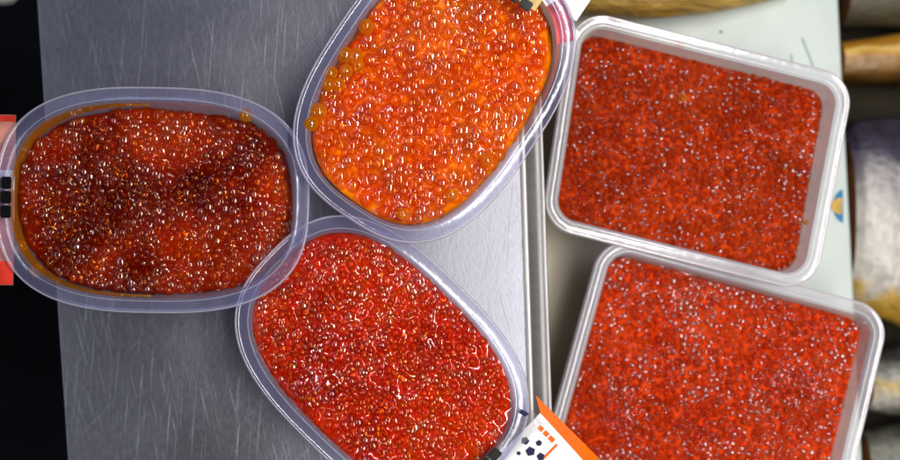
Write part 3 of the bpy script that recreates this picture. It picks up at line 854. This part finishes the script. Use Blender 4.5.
m_flesh = simple("cut_flesh", (0.30, 0.11, 0.03), 0.5, 0.4, 90)
m_silver = fish_mat("silver_skin", [(0.0, (0.50, 0.28, 0.03)), (0.10, (0.62, 0.40, 0.08)), (0.17, (0.66, 0.62, 0.55)), (0.52, (0.60, 0.57, 0.53)), (0.70, (0.33, 0.30, 0.31)), (0.83, (0.07, 0.06, 0.10)), (1.0, (0.03, 0.025, 0.04))], 0.062, 0.40, (34, 26, 1), 0.36)
m_gold = fish_mat("golden_skin", [(0.0, (0.03, 0.014, 0.003)), (0.2, (0.14, 0.06, 0.006)), (0.5, (0.52, 0.25, 0.015)), (0.62, (0.85, 0.58, 0.16)), (0.68, (0.52, 0.23, 0.016)), (0.9, (0.42, 0.20, 0.02)), (1.0, (0.10, 0.05, 0.01))], 0.018, 0.35, (8, 60, 1), 0.4)  # palest band is a highlight along the body, painted into the skin
m_goldtop = fish_mat("wrinkled_golden_skin", [(0.0, (0.34, 0.18, 0.02)), (0.25, (0.62, 0.40, 0.09)), (0.6, (0.66, 0.46, 0.14)), (1.0, (0.45, 0.25, 0.04))], 0.024, 0.62, (7, 75, 1), 0.45, wrinkle=0.8)
m_olive = fish_mat("dull_olive_skin", [(0.0, (0.05, 0.04, 0.018)), (0.4, (0.14, 0.115, 0.06)), (0.7, (0.10, 0.085, 0.05)), (1.0, (0.02, 0.016, 0.01))], 0.022, 0.4, (15, 30, 1), 0.55)
m_grey = fish_mat("spotted_grey_skin", [(0.0, (0.10, 0.09, 0.07)), (0.22, (0.62, 0.58, 0.52)), (0.45, (0.60, 0.42, 0.10)), (0.6, (0.34, 0.32, 0.28)), (0.85, (0.06, 0.06, 0.05)), (1.0, (0.02, 0.02, 0.02))], 0.022, 0.55, (40, 40, 1), 0.4, detail_scale=2.0)
m_green = fish_mat("grey_green_skin", [(0.0, (0.12, 0.12, 0.09)), (0.5, (0.20, 0.20, 0.16)), (1.0, (0.03, 0.03, 0.02))], 0.022, 0.5, (20, 30, 1), 0.45)

fish("smoked_fish", [(843, 216, 80), (849, 213, 90), (872, 218, 99), (900, 223, 104), (960, 228, 106), (1060, 228, 92), (1150, 226, 50)], -0.098, 0.027, m_silver, m_flesh, "big silver white fish with violet back and cut end at the right edge", "fish", 1, pw=2.4)
fish("smoked_fish", [(838, 62, 20), (870, 62, 24), (900, 60, 27), (1000, 55, 30), (1100, 50, 16)], -0.107, 0.018, m_gold, m_flesh, "golden smoked fish with a highlight painted along it at the upper right edge", "smoked fish", 2)
fish("smoked_fish", [(842, -8, 34), (900, -12, 40), (1000, -16, 42), (1100, -18, 20)], -0.107, 0.018, m_olive, m_flesh, "dull olive brown fish in shade at the top right corner", "smoked fish", 3)
fish("smoked_fish", [(866, 383, 27), (880, 382, 32), (900, 380, 36), (1000, 376, 38), (1100, 372, 18)], -0.107, 0.018, m_grey, m_flesh, "grey spotted fish with gold patch beside the lower box", "smoked fish", 4)
fish("smoked_fish", [(862, 462, 30), (900, 456, 34), (1000, 452, 36), (1100, 450, 18)], -0.109, 0.016, m_green, m_flesh, "dark grey green fish at the bottom right corner", "smoked fish", 5)
fish("smoked_fish", [(566, -24, 24), (582, -20, 32), (640, -22, 41), (680, -21, 38), (720, -21, 32), (755, -21, 24), (800, -22, 12)], zb + 0.018, 0.0178, m_goldtop, m_flesh, "wrinkled golden smoked fish lying on the mint board at the top", "smoked fish", 6, cut=False)

# pale scrap of paper on the dark counter in the far corner
zs = zc + 0.004
pts = [(-60, -50), (30, -50), (22, -12), (15, -1), (11, 2.5), (6, 2.2), (3, 3.2), (-3, 2.4), (-60, 6)]
tp = [P(x, y, zs) for x, y in pts]
cen = sum(tp, Vector()) / len(tp)
vs = [tuple(p) for p in tp] + [(cen.x, cen.y, zs + 0.006)]
tag(mesh("paper_scrap", vs, [(i, (i + 1) % len(tp), len(tp)) for i in range(len(tp))], M["cream"], None, (cen.x, cen.y, zc)), "pale cream scrap at the top left corner beside the steel platform", "paper")

# ------------------------------------------------------------------ light
def area(name, loc, target, sx, sy, power, col, spread=180):
    l = bpy.data.lights.new(name, "AREA"); l.shape = "RECTANGLE"; l.size = sx; l.size_y = sy
    l.energy = power; l.color = col; l.spread = math.radians(spread)
    o = bpy.data.objects.new(name, l); C.objects.link(o); o.location = loc
    d = Vector(target) - Vector(loc)
    o.rotation_euler = d.to_track_quat("-Z", "Y").to_euler()
    return o
area("tube_lamp", (0.36, 0.00, 0.85), (0.24, 0.0, 0), 1.1, 0.09, 5.0, (1.0, 0.96, 0.90), 120)
area("tube_lamp", (-0.80, -0.05, 0.90), (0.0, 0.0, 0), 1.0, 0.09, 1.5, (0.86, 0.89, 1.0), 140)
area("window_light", (-0.30, 0.85, 1.0), (0, 0.0, 0), 0.30, 0.45, 0.70, (0.50, 0.56, 1.0), 140)

w = bpy.data.worlds.new("World"); scene.world = w; w.use_nodes = True
bg = w.node_tree.nodes["Background"]
bg.inputs["Color"].default_value = (0.55, 0.58, 0.75, 1); bg.inputs["Strength"].default_value = 0.05

# ------------------------------------------------------------------ camera
cam = bpy.data.cameras.new("camera"); co = bpy.data.objects.new("camera", cam); C.objects.link(co)
co.location = (0, 0, CAM_Z)
cam.sensor_width = 36.0
cam.lens = 36.0 * FOCUS / (900 * 0.0005)
cam.shift_x = (450 - PX) / 900.0
cam.shift_y = -(230 - PY) / 900.0
cam.clip_start = 0.01; cam.clip_end = 20
cam.dof.use_dof = True
cam.dof.focus_distance = CAM_Z - 0.047
cam.dof.aperture_fstop = 3.6
scene.camera = co
scene.view_settings.view_transform = "Standard"; scene.view_settings.look = "None"; scene.view_settings.exposure = 0
scene.render.engine = "CYCLES"
scene.cycles.use_denoising = True
scene.cycles.max_bounces = 14
scene.cycles.transmission_bounces = 10
scene.cycles.transparent_max_bounces = 12
scene.cycles.sample_clamp_indirect = 8.0
